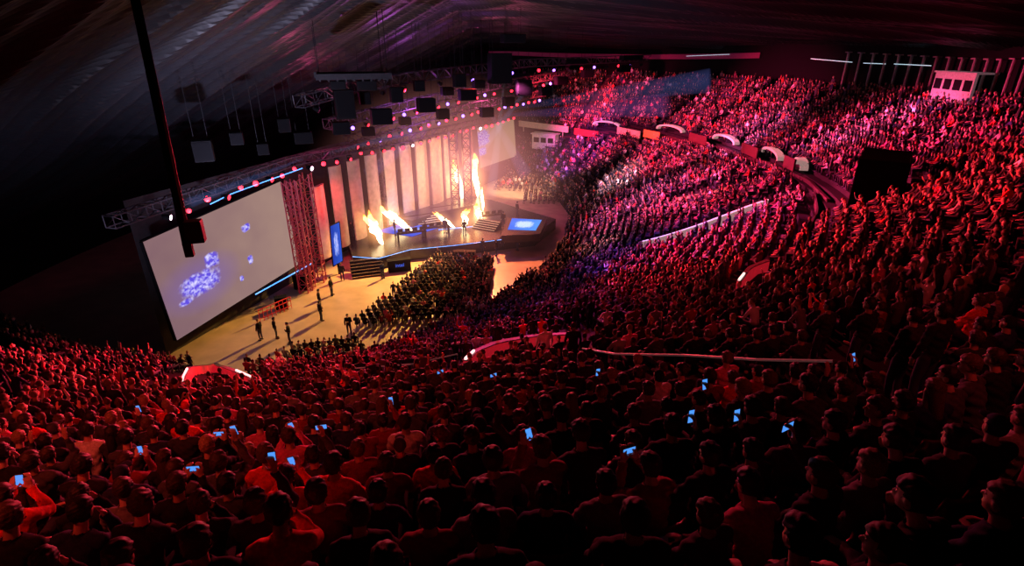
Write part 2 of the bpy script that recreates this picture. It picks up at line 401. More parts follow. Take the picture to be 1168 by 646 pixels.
fdep=q[:,1]*CP-q[:,2]*SP; uu=584+F*q[:,0]/np.maximum(fdep,.01); vv=323-F*(q[:,1]*SP+q[:,2]*CP)/np.maximum(fdep,.01)
dist=np.linalg.norm(q,axis=1)
keep=(fdep>2.1)&(uu>-120)&(uu<1290)&(vv<760)
standers=[(988,362,"standfold",0),(1040,372,"stand",1),(1068,380,"stand",0),(945,352,"standfold",1)]
spos=[]
for u,v,tn,sh in standers:
    p=hit(u,v,1.66); o=-p[:2]/np.linalg.norm(p[:2]); e=np.r_[p[:2]+o*1.2,0]
    keep&=segdist(seats[:,:2],p,e)>.5; spos.append((p,tn,sh))
seats=seats[keep]; rz=rz[keep]; uu=uu[keep]; vv=vv[keep]; dist=dist[keep]; fdep=fdep[keep]
inv=(uu>-10)&(uu<1178)&(vv<665)
order=np.argsort(np.where(inv,dist,1e9))
NEAR=272; near=order[:NEAR]; isnear=np.zeros(len(seats),bool); isnear[near]=True
nchoice=["lap"]*9+["knee"]*4+["long"]*3+["chin"]*3+["turn"]*2+["fold"]*3+["cheer"]*1
pose={i:random.choice(nchoice) for i in near}; shirt={}
phones_px=[(277,582),(322,577),(230,548),(335,535),(790,482),(818,552),(878,512),(620,510),(1013,420),(232,515),(345,510),(700,470),(560,455),(120,520),(30,600),(430,480),(960,560),(150,485),(500,440),(745,540),(180,560)]
used=set()
for (u,v) in phones_px:
    i=min([(math.hypot(uu[i]-u,(vv[i]-v)),i) for i in near if i not in used])[1]; used.add(i); pose[i]=random.choice(["phone","phoneup","phoneup"])
for (u,v,c,po) in [(398,530,6,"lap"),(515,525,6,"lap"),(460,575,7,"lap"),(320,590,6,"chin"),(455,520,7,"lap"),(690,540,5,"lap"),(285,490,9,"knee"),(905,520,3,None),(770,510,0,None),(200,490,6,"knee"),(570,520,5,"lap"),(300,520,6,"lap")]:
    i=min([(math.hypot(uu[i]-u,vv[i]-v),i) for i in near if i not in used])[1]; used.add(i); shirt[i]=c
    if po: pose[i]=po
def mkphone():
    bb=B(); bb.box((0,0,0),(.074,.009,.150)); me=bb.mesh("smartphone"); me.materials.append(M_phone)
    b2=B(); b2.box((0,-.0052,0),(.064,.001,.134)); m2=b2.mesh("display"); m2.materials.append(M_phscr); return me,m2
phm,phs=mkphone(); ph_o=bpy.data.objects.new("smartphone",phm); ph_s=bpy.data.objects.new("display",phs)
bv=ph_o.modifiers.new("b","BEVEL"); bv.width=.003
def chair():
    bb=B(); n=10; ring=[]
    for i in range(n+1):
        y=-.20+.42*i/n; zz=.43-.018*math.sin(math.pi*i/n)+(.02 if i==0 else 0)-(.02 if i==n else 0)
        ring.append([(-.225,y,zz+.02),(-.15,y,zz),(.15,y,zz),(.225,y,zz+.02),(.225,y,zz-.01),(.15,y,zz-.03),(-.15,y,zz-.03),(-.225,y,zz-.01)])
    bb.loft(ring); s=bb.mesh("seat",True)
    bb=B(); ring=[]
    for i in range(n+1):
        z=.42+.40*i/n; y=-.21-.06*i/n; w=.22-(.035*(i/n)**3)
        ring.append([(-w,y+.03,z),(-w*.6,y,z),(w*.6,y,z),(w,y+.03,z),(w,y,z),(w*.6,y-.03,z),(-w*.6,y-.03,z),(-w,y,z)])
    bb.loft(ring); bk=bb.mesh("backrest",True)
    bb=B(); bb.box((0,-.05,.21),(.05,.05,.40)); bb.box((0,-.05,.01),(.12,.22,.02)); bb.box((0,-.02,.40),(.30,.05,.03)); lg=bb.mesh("leg")
    s.materials.append(M_seat); bk.materials.append(M_seat); lg.materials.append(M_blackgl)
    return [bpy.data.objects.new(x.name.split('.')[0],x) for x in (s,bk,lg)]
CH=chair()
for n_,i in enumerate(near):
    x,y,z=seats[i,:3]; tn=pose[i]; sc=random.uniform(.90,1.04)
    place_person(tn,(x,y,z),rz[i],shirt.get(i),sc=sc)
    if tn in("phone","phoneup"):
        lp=np.array([0,.42,1.165]) if tn=="phone" else np.array([.10,.40,1.40])
        w=rotz(rz[i])@(lp*sc)+np.array([x,y,z])
        o=ph_o.copy(); o.name="smartphone"; o.location=w
        land=random.random()<.35
        o.rotation_euler=(random.uniform(-.35,.1),random.uniform(-.2,.2),rz[i]) if not land else (0,1.571,rz[i])
        meta(o,"black smartphone with glowing blue screen held up by spectator","phone","phones held up in the crowd"); COL.objects.link(o)
        s=ph_s.copy(); s.name="display"; s.parent=o; s["label"]="glowing blue display"; COL.objects.link(s)
    if n_<80:
        e=empty("stadium_seat",(x,y,z),"dark red plastic stadium seat with low backrest","seat","stadium seats in the stands",rz[i])
        for c in CH:
            c2=c.copy(); c2.name=c.name.split('.')[0]; c2.parent=e; COL.objects.link(c2)
for p,tn,sh in spos:
    t_,a=bowl_t(p[0],p[1]); k=math.floor(t_*NR)
    place_person(tn,(p[0],p[1],row_h(a,k)),face(p),shirt=sh,hair=0,group="standing spectators",extra=", among the seats")
# ------------------------------------------------------------------ crowd mass
pal=np.array([c for _,c in SHC]); palw=np.array([36,18,10,12,5,5,3,4,6,4.]); palw/=palw.sum()
hp=np.array([c for _,c in HC_])*1.3; skp=np.array([(.62,.36,.26),(.5,.28,.18),(.68,.44,.34)])
idx=np.where(~isnear)[0]
def quadpts(cs,sp):
    cs=[on_z(u,v,0)[:2] for u,v in cs]; out=[]
    P0,P1,P2,P3=cs
    nu=int(np.linalg.norm(P1-P0)/sp[0]); nv=int(np.linalg.norm(P3-P0)/sp[1])
    for i in range(nu+1):
        for j in range(nv+1):
            a=i/max(nu,1); c=j/max(nv,1); out.append((P0*(1-a)+P1*a)*(1-c)+(P3*(1-a)+P2*a)*c)
    return out
fl=quadpts([(408,376),(552,364),(562,304),(500,299)],(.62,.85))+quadpts([(600,232),(640,232),(636,210),(604,205)],(.7,1.3))+quadpts([(566,216),(600,218),(604,203),(588,199)],(.7,1.3))+quadpts([(300,424),(415,414),(412,398),(336,406)],(.6,.85))
fl=[p for p in fl if random.random()<.9]
FP=np.array([(p[0],p[1],0) for p in fl]); Frz=np.arctan2(66-FP[:,1],-12-FP[:,0])-math.pi/2+rng.normal(0,.1,len(FP))
pos=np.r_[seats[idx,:3],FP]; rr=np.r_[rz[idx],Frz]; dd=np.r_[dist[idx],np.full(len(FP),50)]
lod=np.where(dd<27,0,1)
tw=np.array([9,4,3,3,1.2,1.2,1.0,2,2,1.0,.6,.4]); tw/=tw.sum(); ti=rng.choice(len(T),len(pos),p=tw)
VV=[];TT=[];CC=[];off=0
for li in (0,1):
    for t_i,t in enumerate(T):
        sel=np.where((lod==li)&(ti==t_i))[0]
        if len(sel)==0: continue
        v,tri,reg=t["lows"][li]; n=len(sel); ca,sa=np.cos(rr[sel]),np.sin(rr[sel]); s=rng.uniform(.88,1.04,n)
        X_=(v[None,:,0]*ca[:,None]-v[None,:,1]*sa[:,None])*s[:,None]+pos[sel,0][:,None]
        Y_=(v[None,:,0]*sa[:,None]+v[None,:,1]*ca[:,None])*s[:,None]+pos[sel,1][:,None]
        Z_=v[None,:,2]*s[:,None]+pos[sel,2][:,None]
        VV.append(np.stack([X_,Y_,Z_],-1).reshape(-1,3)); nv=len(v)
        TT.append((tri[None]+(np.arange(n)*nv)[:,None,None]+off).reshape(-1,3)); off+=n*nv
        ct=np.empty((n,4,3)); ct[:,0]=skp[rng.integers(0,3,n)]; ct[:,1]=pal[rng.choice(10,n,p=palw)]; ct[:,2]=(.03,.035,.06); ct[:,3]=hp[rng.choice(4,n,p=[.35,.4,.08,.17])]
        ct*=rng.uniform(.15,1.5,(n,1,1)); c=ct[:,reg,:].reshape(-1,3); CC.append(np.c_[np.clip(c,0,1),np.ones(len(c))])
VV=np.concatenate(VV).astype(np.float32); TT=np.concatenate(TT).astype(np.int32); CC=np.concatenate(CC).astype(np.float32)
me=bpy.data.meshes.new("crowd"); me.vertices.add(len(VV)); me.vertices.foreach_set("co",VV.ravel())
me.loops.add(len(TT)*3); me.loops.foreach_set("vertex_index",TT.ravel()); me.polygons.add(len(TT))
me.polygons.foreach_set("loop_start",np.arange(0,len(TT)*3,3,dtype=np.int32))
me.polygons.foreach_set("use_smooth",np.ones(len(TT),bool)); me.update(calc_edges=True)
ca_=me.color_attributes.new("Col","FLOAT_COLOR","POINT"); ca_.data.foreach_set("color",CC.ravel())
mc=bpy.data.materials.new("crowd_people"); mc.use_nodes=True; nt=mc.node_tree; at_=nt.nodes.new("ShaderNodeAttribute"); at_.attribute_name="Col"
nt.links.new(at_.outputs["Color"],nt.nodes["Principled BSDF"].inputs["Base Color"]); nt.nodes["Principled BSDF"].inputs["Roughness"].default_value=.7; nt.nodes["Principled BSDF"].inputs["Specular IOR Level"].default_value=.25
me.materials.append(mc); cr=bpy.data.objects.new("crowd",me); meta(cr,"thousands of seated spectators filling the arena stands","crowd",kind="stuff"); COL.objects.link(cr)
# ------------------------------------------------------------------ stage
W0,W1,W2,W3,W4=(-24.,34.),(-20.,47.),(-17.5,55.6),(-10.,72.7),(0.,95.)
def emat(name,build):
    m=bpy.data.materials.new(name); m.use_nodes=True; nt=m.node_tree; nt.nodes.clear()
    o=nt.nodes.new("ShaderNodeOutputMaterial"); e=nt.nodes.new("ShaderNodeEmission"); nt.links.new(e.outputs[0],o.inputs[0]); build(nt,e); return m
def mixc(nt,a,bc,fac,mode='MIX'):
    n=nt.nodes.new("ShaderNodeMix"); n.data_type='RGBA'; n.blend_type=mode
    for s,val in ((0,fac),(6,a),(7,bc)):
        if isinstance(val,(tuple,list)): n.inputs[s].default_value=(*val,1)
        elif isinstance(val,(int,float)): n.inputs[s].default_value=val
        else: nt.links.new(val,n.inputs[s])
    return n.outputs[2]
def mth(nt,op,a,b=None,clamp=False):
    n=nt.nodes.new("ShaderNodeMath"); n.operation=op; n.use_clamp=clamp
    for i,v in enumerate((a,b)):
        if v is None: continue
        if isinstance(v,(int,float)): n.inputs[i].default_value=v
        else: nt.links.new(v,n.inputs[i])
    return n.outputs[0]
def blobs(nt,uvn,lst,nz,amt=.5):
    out=None; sx=nt.nodes.new("ShaderNodeSeparateXYZ"); nt.links.new(uvn,sx.inputs[0])
    for cx,cy,rx,ry in lst:
        a=mth(nt,'DIVIDE',mth(nt,'SUBTRACT',sx.outputs[0],cx),rx); c=mth(nt,'DIVIDE',mth(nt,'SUBTRACT',sx.outputs[1],cy),ry)
        d=mth(nt,'ADD',mth(nt,'POWER',mth(nt,'ABSOLUTE',a),3.),mth(nt,'POWER',mth(nt,'ABSOLUTE',c),3.))
        d=mth(nt,'ADD',d,mth(nt,'MULTIPLY',mth(nt,'SUBTRACT',nz,.5),amt*5))
        k=mth(nt,'SUBTRACT',1.3,d,True); k=mth(nt,'MULTIPLY',k,.9,True)
        out=k if out is None else mth(nt,'MAXIMUM',out,k)
    return out
def screen_mat(name,c1,c2,lst,bl,st,seed=0.,scale=14,hot=(.80,.74,1.1),halo=None):
    def bd(nt,e):
        uv=nt.nodes.new("ShaderNodeUVMap"); sx=nt.nodes.new("ShaderNodeSeparateXYZ"); nt.links.new(uv.outputs[0],sx.inputs[0])
        mp=nt.nodes.new("ShaderNodeMapping"); mp.inputs[1].default_value=(seed,0,0); mp.inputs[3].default_value=(1.6,1,1); nt.links.new(uv.outputs[0],mp.inputs[0])
        nz=nt.nodes.new("ShaderNodeTexNoise"); nz.inputs["Scale"].default_value=scale; nz.inputs["Detail"].default_value=5; nt.links.new(mp.outputs[0],nz.inputs["Vector"])
        nz2=nt.nodes.new("ShaderNodeTexNoise"); nz2.inputs["Scale"].default_value=2.5; nt.links.new(mp.outputs[0],nz2.inputs["Vector"])
        g=mixc(nt,c1,c2,mth(nt,'ADD',mth(nt,'MULTIPLY',sx.outputs[0],.55),mth(nt,'MULTIPLY',nz2.outputs[0],.5)))
        if halo:
            hx,hy,hr=halo; a=mth(nt,'SUBTRACT',sx.outputs[0],hx); c=mth(nt,'SUBTRACT',sx.outputs[1],hy)
            d=mth(nt,'SQRT',mth(nt,'ADD',mth(nt,'MULTIPLY',a,a),mth(nt,'MULTIPLY',c,c))); k=mth(nt,'SUBTRACT',1.,mth(nt,'DIVIDE',d,hr),True)
            g=mixc(nt,g,bl,mth(nt,'MULTIPLY',k,.35))
        f=blobs(nt,uv.outputs[0],lst,nz.outputs[0]); vor=nt.nodes.new("ShaderNodeTexNoise"); vor.inputs["Scale"].default_value=scale*1.6; nt.links.new(mp.outputs[0],vor.inputs["Vector"])
        blue=mixc(nt,bl,hot,mth(nt,'MULTIPLY',mth(nt,'SUBTRACT',vor.outputs[0],.42,True),4.,True))
        nt.links.new(mixc(nt,g,blue,f),e.inputs[0]); e.inputs[1].default_value=st
    return emat(name,bd)
def quad_obj(name,pts,m,parent=None,label=None,cat=None,**k):
    N=8; vs=[]; uvs=[]; fs=[]; p=[np.array(q) for q in pts]
    for j in range(N+1):
        for i in range(N+1):
            a=i/N; c=j/N; vs.append(tuple((p[0]*(1-a)+p[1]*a)*(1-c)+(p[3]*(1-a)+p[2]*a)*c)); uvs.append((a,1-c))
    for j in range(N):
        for i in range(N): fs.append((j*(N+1)+i,j*(N+1)+i+1,(j+1)*(N+1)+i+1,(j+1)*(N+1)+i))
    me=bpy.data.meshes.new(name); me.from_pydata(vs,[],fs); uv=me.uv_layers.new(name="UVMap")
    for l in me.loops: uv.data[l.index].uv=uvs[l.vertex_index]
    me.materials.append(m); o=bpy.data.objects.new(name,me); meta(o,label,cat,k.get("group"))
    if parent: o.parent=parent
    COL.objects.link(o); return o
def big_screen(px,P,Q,m,label,off=.16,fr=.13):
    pts=[on_wall(u,v,P,Q) for u,v in px]
    d=np.array([Q[0]-P[0],Q[1]-P[1]]); nrm=np.array([d[1],-d[0],0])/np.linalg.norm(d)
    root=empty("projection_screen",(0,0,0),label,"screen")
    quad_obj("screen_surface",[p+nrm*off for p in pts],m,root)
    bb=B()
    for i in range(4): bb.bar(pts[i],pts[(i+1)%4],fr)
    bb.add([p-nrm*.05 for p in pts],[(0,1,2,3)])
    bb.obj("frame",M_black,parent=root)
sm1=screen_mat("main_screen_image",(.22,.11,.16),(.52,.33,.26),[(.23,.40,.13,.11),(.34,.56,.05,.07),(.63,.70,.035,.04),(.60,.36,.02,.05),(.50,.22,.015,.03),(.12,.30,.05,.03)],(.14,.09,1.0),.82,hot=(1.0,.95,1.5),halo=(.24,.40,.30))
big_screen([(161,276),(318,207),(341,300),(200,388)],W0,W1,sm1,"huge pale projection screen showing blue and purple graphics")
sm2=screen_mat("far_screen_image",(.40,.22,.18),(.55,.36,.20),[(.12,.72,.16,.2),(.08,.4,.1,.1)],(.12,.1,.8),.5,3.)
big_screen([(543,146),(585,136),(588,178),(547,192)],W3,W4,sm2,"large projection screen showing cream and blue image")
sm3=screen_mat("led_column_image",(.01,.02,.3),(.04,.12,.7),[(.5,.5,.22,.28)],(.15,.3,1),1.0,5.,6)
pts=[on_wall(u,v,(-17.8,47),(-15.5,55.6)) for u,v in [(376,258),(387,253),(391,298),(380,304)]]
r_=empty("led_column",(0,0,0),"tall narrow LED banner glowing blue beside stage","screen"); quad_obj("display",pts,sm3,r_)
bb=B()
for i in range(4): bb.bar(pts[i],pts[(i+1)%4],.06)
lowp=(pts[2]+pts[3])/2; bb.bar(lowp,(lowp[0],lowp[1],0),.12); bb.obj("stand",M_black,parent=r_)
bb=B(); wl=[(-30,14),W0,W1,W2,W3,W4,(6,108)]; wl=[(x-1.0,y+.3) for x,y in wl]
vs=[(x,y,0) for x,y in wl]+[(x,y,11.5) for x,y in wl]; nw=len(wl)
bb.add(vs[1:nw-1]+vs[nw+1:-1],[(i,i+1,nw-2+i+1,nw-2+i) for i in range(nw-3)])
bb.obj("stage_curtain",mat("curtain_black",(.02,.016,.018),.9,scale=3,bump=.3),label="black curtain backdrop behind the stage and screens",cat="curtain")
xs=[(368,276,208),(389,269,186),(409,262,180),(428,256,174),(447,250,169),(465,243,164),(482,237,159),(498,232,155),(513,227,151),(533,221,147)]
for i,(u,vb,vt) in enumerate(xs):
    P_,Q_=(W1,W2) if i==0 else (W2,W3)
    w=6.6-.1*i
    A_=on_wall(u-w,vb,P_,Q_); B_=on_wall(u+w,vb,P_,Q_); Tt=on_wall(u,vt,P_,Q_)
    rings=[]; bb=B(); nn=12; d=B_-A_; d[2]=0; nrm=np.array([d[1],-d[0],0]); nrm/=np.linalg.norm(nrm)
    for z in np.linspace(1.3,Tt[2],8):
        front=[A_+d*j/nn+nrm*(.35+.28*math.sin(math.pi*j/nn)) for j in range(nn+1)]; back=[A_+d*j/nn+nrm*.2 for j in range(nn,-1,-1)]
        rings.append([(p[0],p[1],z) for p in front+back])
    bb.loft(rings); bb.obj("fabric_column",M_banner,label="tall cream fabric backdrop column glowing in amber light",cat="stage backdrop",group="fabric columns behind the stage",smooth=False)
def truss(p,q,w,m,name="lighting_truss",label="box lattice lighting truss",cat="truss",group=None,r=.05,step=None):
    p=np.array(p,float);q=np.array(q,float); bb=B(); d,a,c=bb.frame(q-p); L=np.linalg.norm(q-p); step=step or w; n=max(2,int(L/step))
    cor=[(a*sx+c*sy)*w/2 for sx,sy in((-1,-1),(1,-1),(1,1),(-1,1))]
    for k in cor: bb.bar(p+k,q+k,r)
    for i in range(n):
        x0=p+d*L*i/n; x1=p+d*L*(i+1)/n
        for j in range(4):
            A_,B_=cor[j],cor[(j+1)%4]
            if i%2: A_,B_=B_,A_
            bb.bar(x0+A_,x1+B_,r*.6,3); bb.bar(x0+cor[j],x0+cor[(j+1)%4],r*.6,3)
    return bb.obj(name,m,label=label,cat=cat,group=group)
M_trred=mat("truss_red_glow",(.25,.05,.07),.4,.5,emit=(1,.03,.08),es=.08)  # red stage light put into the tower's base colour and faint emission
for u,vb,vt in ((349,300,200),(362,292,193),(333,238,205)):
    P_=on_wall(u,vb,(W1[0]+1.2,W1[1]-1),(W2[0]+1.2,W2[1])); Q_=on_wall(u,vt,(W1[0]+1.2,W1[1]-1),(W2[0]+1.2,W2[1]))
    truss((P_[0],P_[1],0),(P_[0],P_[1],Q_[2]),.8,M_trred,"truss_tower","vertical lattice truss tower with painted red light beside screen","truss","truss towers beside the stage",.06)
M_trs=mat("truss_dark_tower",(.12,.08,.07),.5,.2)
for u,v in ((520,238),(534,233),(438,258)):
    P_=on_z(u,v,1.3); truss((P_[0],P_[1],1.3),(P_[0],P_[1],11.0),1.0,M_trs,"truss_tower","vertical dark metal truss tower at back of stage","truss","truss towers beside the stage",.09)
TL=[(-23,30,11.4),(-21,37.5,11.5),(-19,47,11.6),(-11.3,63.4,11.2),(.8,88,11.2)]
TL2=[at(372,142,52),at(470,118,60),at(560,98,70),at(650,84,82)]
TL3=[at(340,116,43),at(400,100,48),at(470,88,54),at(600,72,70),at(740,66,86)]
TL4=[at(395,160,56),at(455,142,60),at(540,120,68),at(620,106,80)]
for TLx,w_,lb,gr in ((TL,.7,"horizontal dark metal lighting truss above the stage","stage trusses"),(TL2,.9,"dark metal lighting truss hung from the ceiling","ceiling trusses"),(TL3,.9,"dark metal lighting truss hung from the ceiling","ceiling trusses"),(TL4,.8,"dark metal lighting truss hung from the ceiling","ceiling trusses")):
    for a_,b_ in zip(TLx[:-1],TLx[1:]): truss(a_,b_,w_,M_truss,label=lb,group=gr,step=1.1,r=.06)
def deckpoly(px,z): return [on_z(u,v,z)[:2] for u,v in px]
bb=B(); bb.prism(deckpoly([(392,262),(402,292),(432,294),(468,284),(520,279),(560,274),(610,268),(634,250),(600,240),(560,228),(528,222),(470,240)],1.3),0,1.3)
bb.obj("stage_platform",M_deck,label="dark glossy raised stage platform",cat="stage")
bb=B(); bb.prism(deckpoly([(450,247),(500,232),(530,226),(540,234),(500,242),(470,252)],2.1),1.3,2.1)
bb.obj("stage_riser",M_deck,label="dark upper riser at back of stage",cat="stage")
pl=[on_z(u,v,1.32) for u,v in ((428,264),(455,256),(506,258),(470,270))]
ledm=screen_mat("led_floor_image",(.01,.06,.7),(.03,.18,1),[(.5,.5,.2,.3)],(.1,.4,1),.9,2.,8)
quad_obj("led_floor_panel",pl,ledm,label="glowing blue LED panel set in stage floor",cat="LED panel",group="LED panels on stage")
bb=B(); rp=deckpoly([(578,247),(624,249),(616,266),(572,268)],2.2); bb.prism(rp,1.3,2.1); bb.obj("player_booth_platform",M_deck,label="dark raised platform topped with blue LED screen",cat="stage")
quad_obj("led_floor_panel",[on_z(u,v,2.13) for u,v in((584,249),(618,251),(611,263),(579,262))],screen_mat("led2",(.02,.08,.7),(.1,.35,1),[(.5,.5,.3,.3)],(.5,.75,1),1.2,4.,10),label="bright blue LED panel on raised platform",cat="LED panel",group="LED panels on stage")
def tube(px,z,m,r,name,label,cat,group=None):
    bb=B(); P=[on_z(u,v,z) for u,v in px]
    for a_,b_ in zip(P[:-1],P[1:]): bb.bar(a_,b_,r)
    return bb.obj(name,m,label=label,cat=cat,group=group)
tube([(402,293),(432,295),(468,285)],1.34,M_blueneon,.03,"edge_light","blue edge light strip along stage front","light strip","stage edge lights")
tube([(468,285),(520,280),(560,275),(610,269)],1.34,M_blueneon,.03,"edge_light","blue edge light strip along stage front","light strip","stage edge lights")
tube([(500,262),(545,258),(560,262)],1.36,M_blueneon,.035,"edge_light","blue edge light strip on stage","light strip","stage edge lights")
pp=[on_wall(u,v,W0,W1)+np.array([.4,0,0]) for u,v in((286,336),(352,300))]
bb=B(); bb.bar(pp[0],pp[1],.05); bb.obj("edge_light",M_blueneon,label="long blue neon tube beneath projection screen",cat="light strip")
bb=B(); P_=[at(u,v,d) for u,v,d in((240,233,38),(262,222,40),(300,208,43),(345,192,46))]
for a_,b_ in zip(P_[:-1],P_[1:]): bb.bar(a_,b_,.04)
bb.obj("edge_light",M_blueneon,label="blue light tube along truss above projection screen",cat="light strip")
def stairs(u,v,rz,w,n,h,label,em=False,z0=0.,dp=.32):
    p=on_z(u,v,z0); bb=B()
    for i in range(n):
        zt=h*(i+1)/n
        bb.cur=0; c=rotz(rz)@np.array([0,i*dp,0]); bb.box((p[0]+c[0],p[1]+c[1],z0+zt/2),(w,dp,zt),rz)
        bb.cur=1; c=rotz(rz)@np.array([0,(i-.5)*dp,0]); bb.box((p[0]+c[0],p[1]+c[1],z0+zt-.03),(w,.03,.05),rz)
    bb.obj("stairs",[M_deck,mat("stair_nosing",(.5,.45,.4),.5,emit=(1,.6,.35),es=.5) if em else mat("stair_edge",(.4,.3,.2),.5)],label=label,cat="stairs",group="stage stairs")
stairs(420,316,.35,3.0,6,1.3,"black steps leading up to stage front",False)
stairs(482,256,.5,4.5,5,.8,"lit steps rising to stage riser",True,1.3)
stairs(512,245,.5,4.0,5,.8,"lit steps rising to stage riser",True,1.3)
stairs(552,262,-.5,3.0,5,.8,"lit steps beside raised platform",True,1.3)
FONTM=mat("blue_lettering",(.05,.1,.4),.5,emit=(.06,.16,1),es=.7)
for u,v,rz_,w in((456,309,.35,2.2),(530,299,.02,2.2)):
    p=on_z(u,v,0); r_=empty("stage_desk",(p[0],p[1],0),"black desk front with glowing blue lettering below stage","desk","branded desks at stage front",rz_)
    bb=B(); bb.box((0,0,.6),(w,.6,1.2)); bb.box((0,0,1.22),(w+.15,.75,.05)); bb.obj("desk_body",M_black,parent=r_)
    cu=bpy.data.curves.new("lettering","FONT"); cu.body="intel"; cu.size=.5; cu.extrude=.02; cu.align_x='CENTER'; cu.align_y='CENTER'
    to=bpy.data.objects.new("tmpt",cu); COL.objects.link(to); mt=bpy.data.meshes.new_from_object(to.evaluated_get(bpy.context.evaluated_depsgraph_get())); bpy.data.objects.remove(to)
    mt.materials.clear(); mt.materials.append(FONTM); lo=bpy.data.objects.new("lettering",mt); lo.parent=r_; lo.location=(0,-.33,.7); lo.rotation_euler=(math.pi/2,0,0); COL.objects.link(lo)
for u,v in((470,272),(497,266),(560,252)):
    p=on_z(u,v,1.3); r_=empty("gaming_table",(p[0],p[1],1.3),"black tournament table with row of monitors","table","tournament tables on stage",.4)
    bb=B(); bb.box((0,0,.72),(3.2,.8,.05)); 
    for sx in(-1.5,1.5): bb.box((sx,0,.36),(.08,.7,.72))
    bb.obj("tabletop",M_black,parent=r_)
    for sx in(-1.2,-.4,.4,1.2):
        bb=B(); bb.box((sx,.1,1.02),(.56,.04,.34)); bb.box((sx,.14,.80),(.06,.04,.14)); bb.box((sx,.1,.75),(.22,.18,.015)); bb.obj("monitor",M_phone,parent=r_)
# flames
def fm(name,col,st): return emat(name,lambda nt,e:(setattr(e.inputs[0],'default_value',(*col,1)),setattr(e.inputs[1],'default_value',st)))
FMS=[fm("flame_core",(1,.76,.40),6.0),fm("flame_mid",(1,.54,.14),4.0),fm("flame_outer",(1,.32,.05),2.4)]; FL=[]
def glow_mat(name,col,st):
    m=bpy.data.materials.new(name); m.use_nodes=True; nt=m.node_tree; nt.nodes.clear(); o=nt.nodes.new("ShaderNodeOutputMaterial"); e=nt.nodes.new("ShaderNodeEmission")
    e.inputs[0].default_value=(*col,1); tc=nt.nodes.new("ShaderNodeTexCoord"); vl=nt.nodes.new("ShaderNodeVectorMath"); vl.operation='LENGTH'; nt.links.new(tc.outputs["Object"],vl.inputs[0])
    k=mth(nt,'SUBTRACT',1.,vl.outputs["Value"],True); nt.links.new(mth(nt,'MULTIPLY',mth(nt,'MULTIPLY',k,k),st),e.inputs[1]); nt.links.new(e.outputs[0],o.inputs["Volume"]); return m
M_fglow=glow_mat("flame_halo_emission",(1,.40,.12),.80)  # emission volume paints the halo of light around each flame
def flame(b_px,t_px,w,zb=1.3):
    base=on_z(b_px[0],b_px[1],zb); dep=(base-O)[1]*CP-(base-O)[2]*SP; tip=at(t_px[0],t_px[1],dep)
    bb=B(); d,a,c=bb.frame(tip-base); L=np.linalg.norm(tip-base); n=12
    for tn_ in range(11):
        sd=random.random()*9; main=tn_==0; l0=0 if main else random.uniform(.02,.75); l1=.95 if main else min(1.1,l0+random.uniform(.22,.5))
        w_=w*(.62 if main else random.uniform(.22,.5)); sp_=w*(.25+.8*l0); da=0 if main else random.uniform(-1,1)*sp_; dc=0 if main else random.uniform(-1,1)*sp_; rings=[]; mi=[]
        for i in range(17):
            s=i/16; ss=l0+(l1-l0)*s; prof=(.12+.88*math.sin(math.pi*min(1,s**.9*.97+.02))**.8)*w_
            if i==16: prof=.01
            fl_=.22*w*math.sin(9*ss+sd)*(.3+ss)
            cen=base+d*L*ss+a*(da*(.4+.6*s)+fl_)+c*(dc*(.4+.6*s)+.2*w*math.sin(8*ss+sd*2)*(.3+ss))
            rings.append([cen+(a*math.cos(2*math.pi*j/n)+c*math.sin(2*math.pi*j/n))*prof*(1+.25*math.sin(3*2*math.pi*j/n+14*s+sd)+.15*math.sin(23*s+j+sd)) for j in range(n)])
            mi.append(0 if (main and s<.85) else (0 if ss<.65 else (1 if ss<.92 else 2)))
        bb.loft(rings,mi=mi[:-1])
    o=bb.obj("flame_jet",FMS,label="bright orange pyrotechnic flame jet shooting from stage",cat="flame",group="stage flames",smooth=True)
    g=B(); g.ell((0,0,0),(1,1,1)); go=g.obj("flame_halo_volume",M_fglow,parent=o,label="glowing volume painting the warm halo around flame"); 
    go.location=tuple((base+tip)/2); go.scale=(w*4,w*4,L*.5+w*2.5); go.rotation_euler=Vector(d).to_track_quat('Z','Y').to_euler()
    FL.append((base*.5+tip*.5,L))
flame((437,279),(419,243),.55); flame((470,263),(428,235),.50); flame((519,260),(495,243),.30); flame((529,262),(531,240),.50,1.3)
flame((547,254),(545,234),.50); flame((528,228),(519,186),.55); flame((545,225),(540,179),.55); flame((551,240),(549,212),.28)
hz=B(); hz.ell((0,0,0),(1,1,1),n=24,m=14); ho=hz.obj("stage_glow_volume",glow_mat("stage_haze_glow",(1,.34,.32),.055),label="glowing volume painting warm lit haze over the stage",cat="haze",kind="stuff"); ho.location=(-7,66,7); ho.scale=(17,26,12)  # lit haze painted as one large emission-only volume
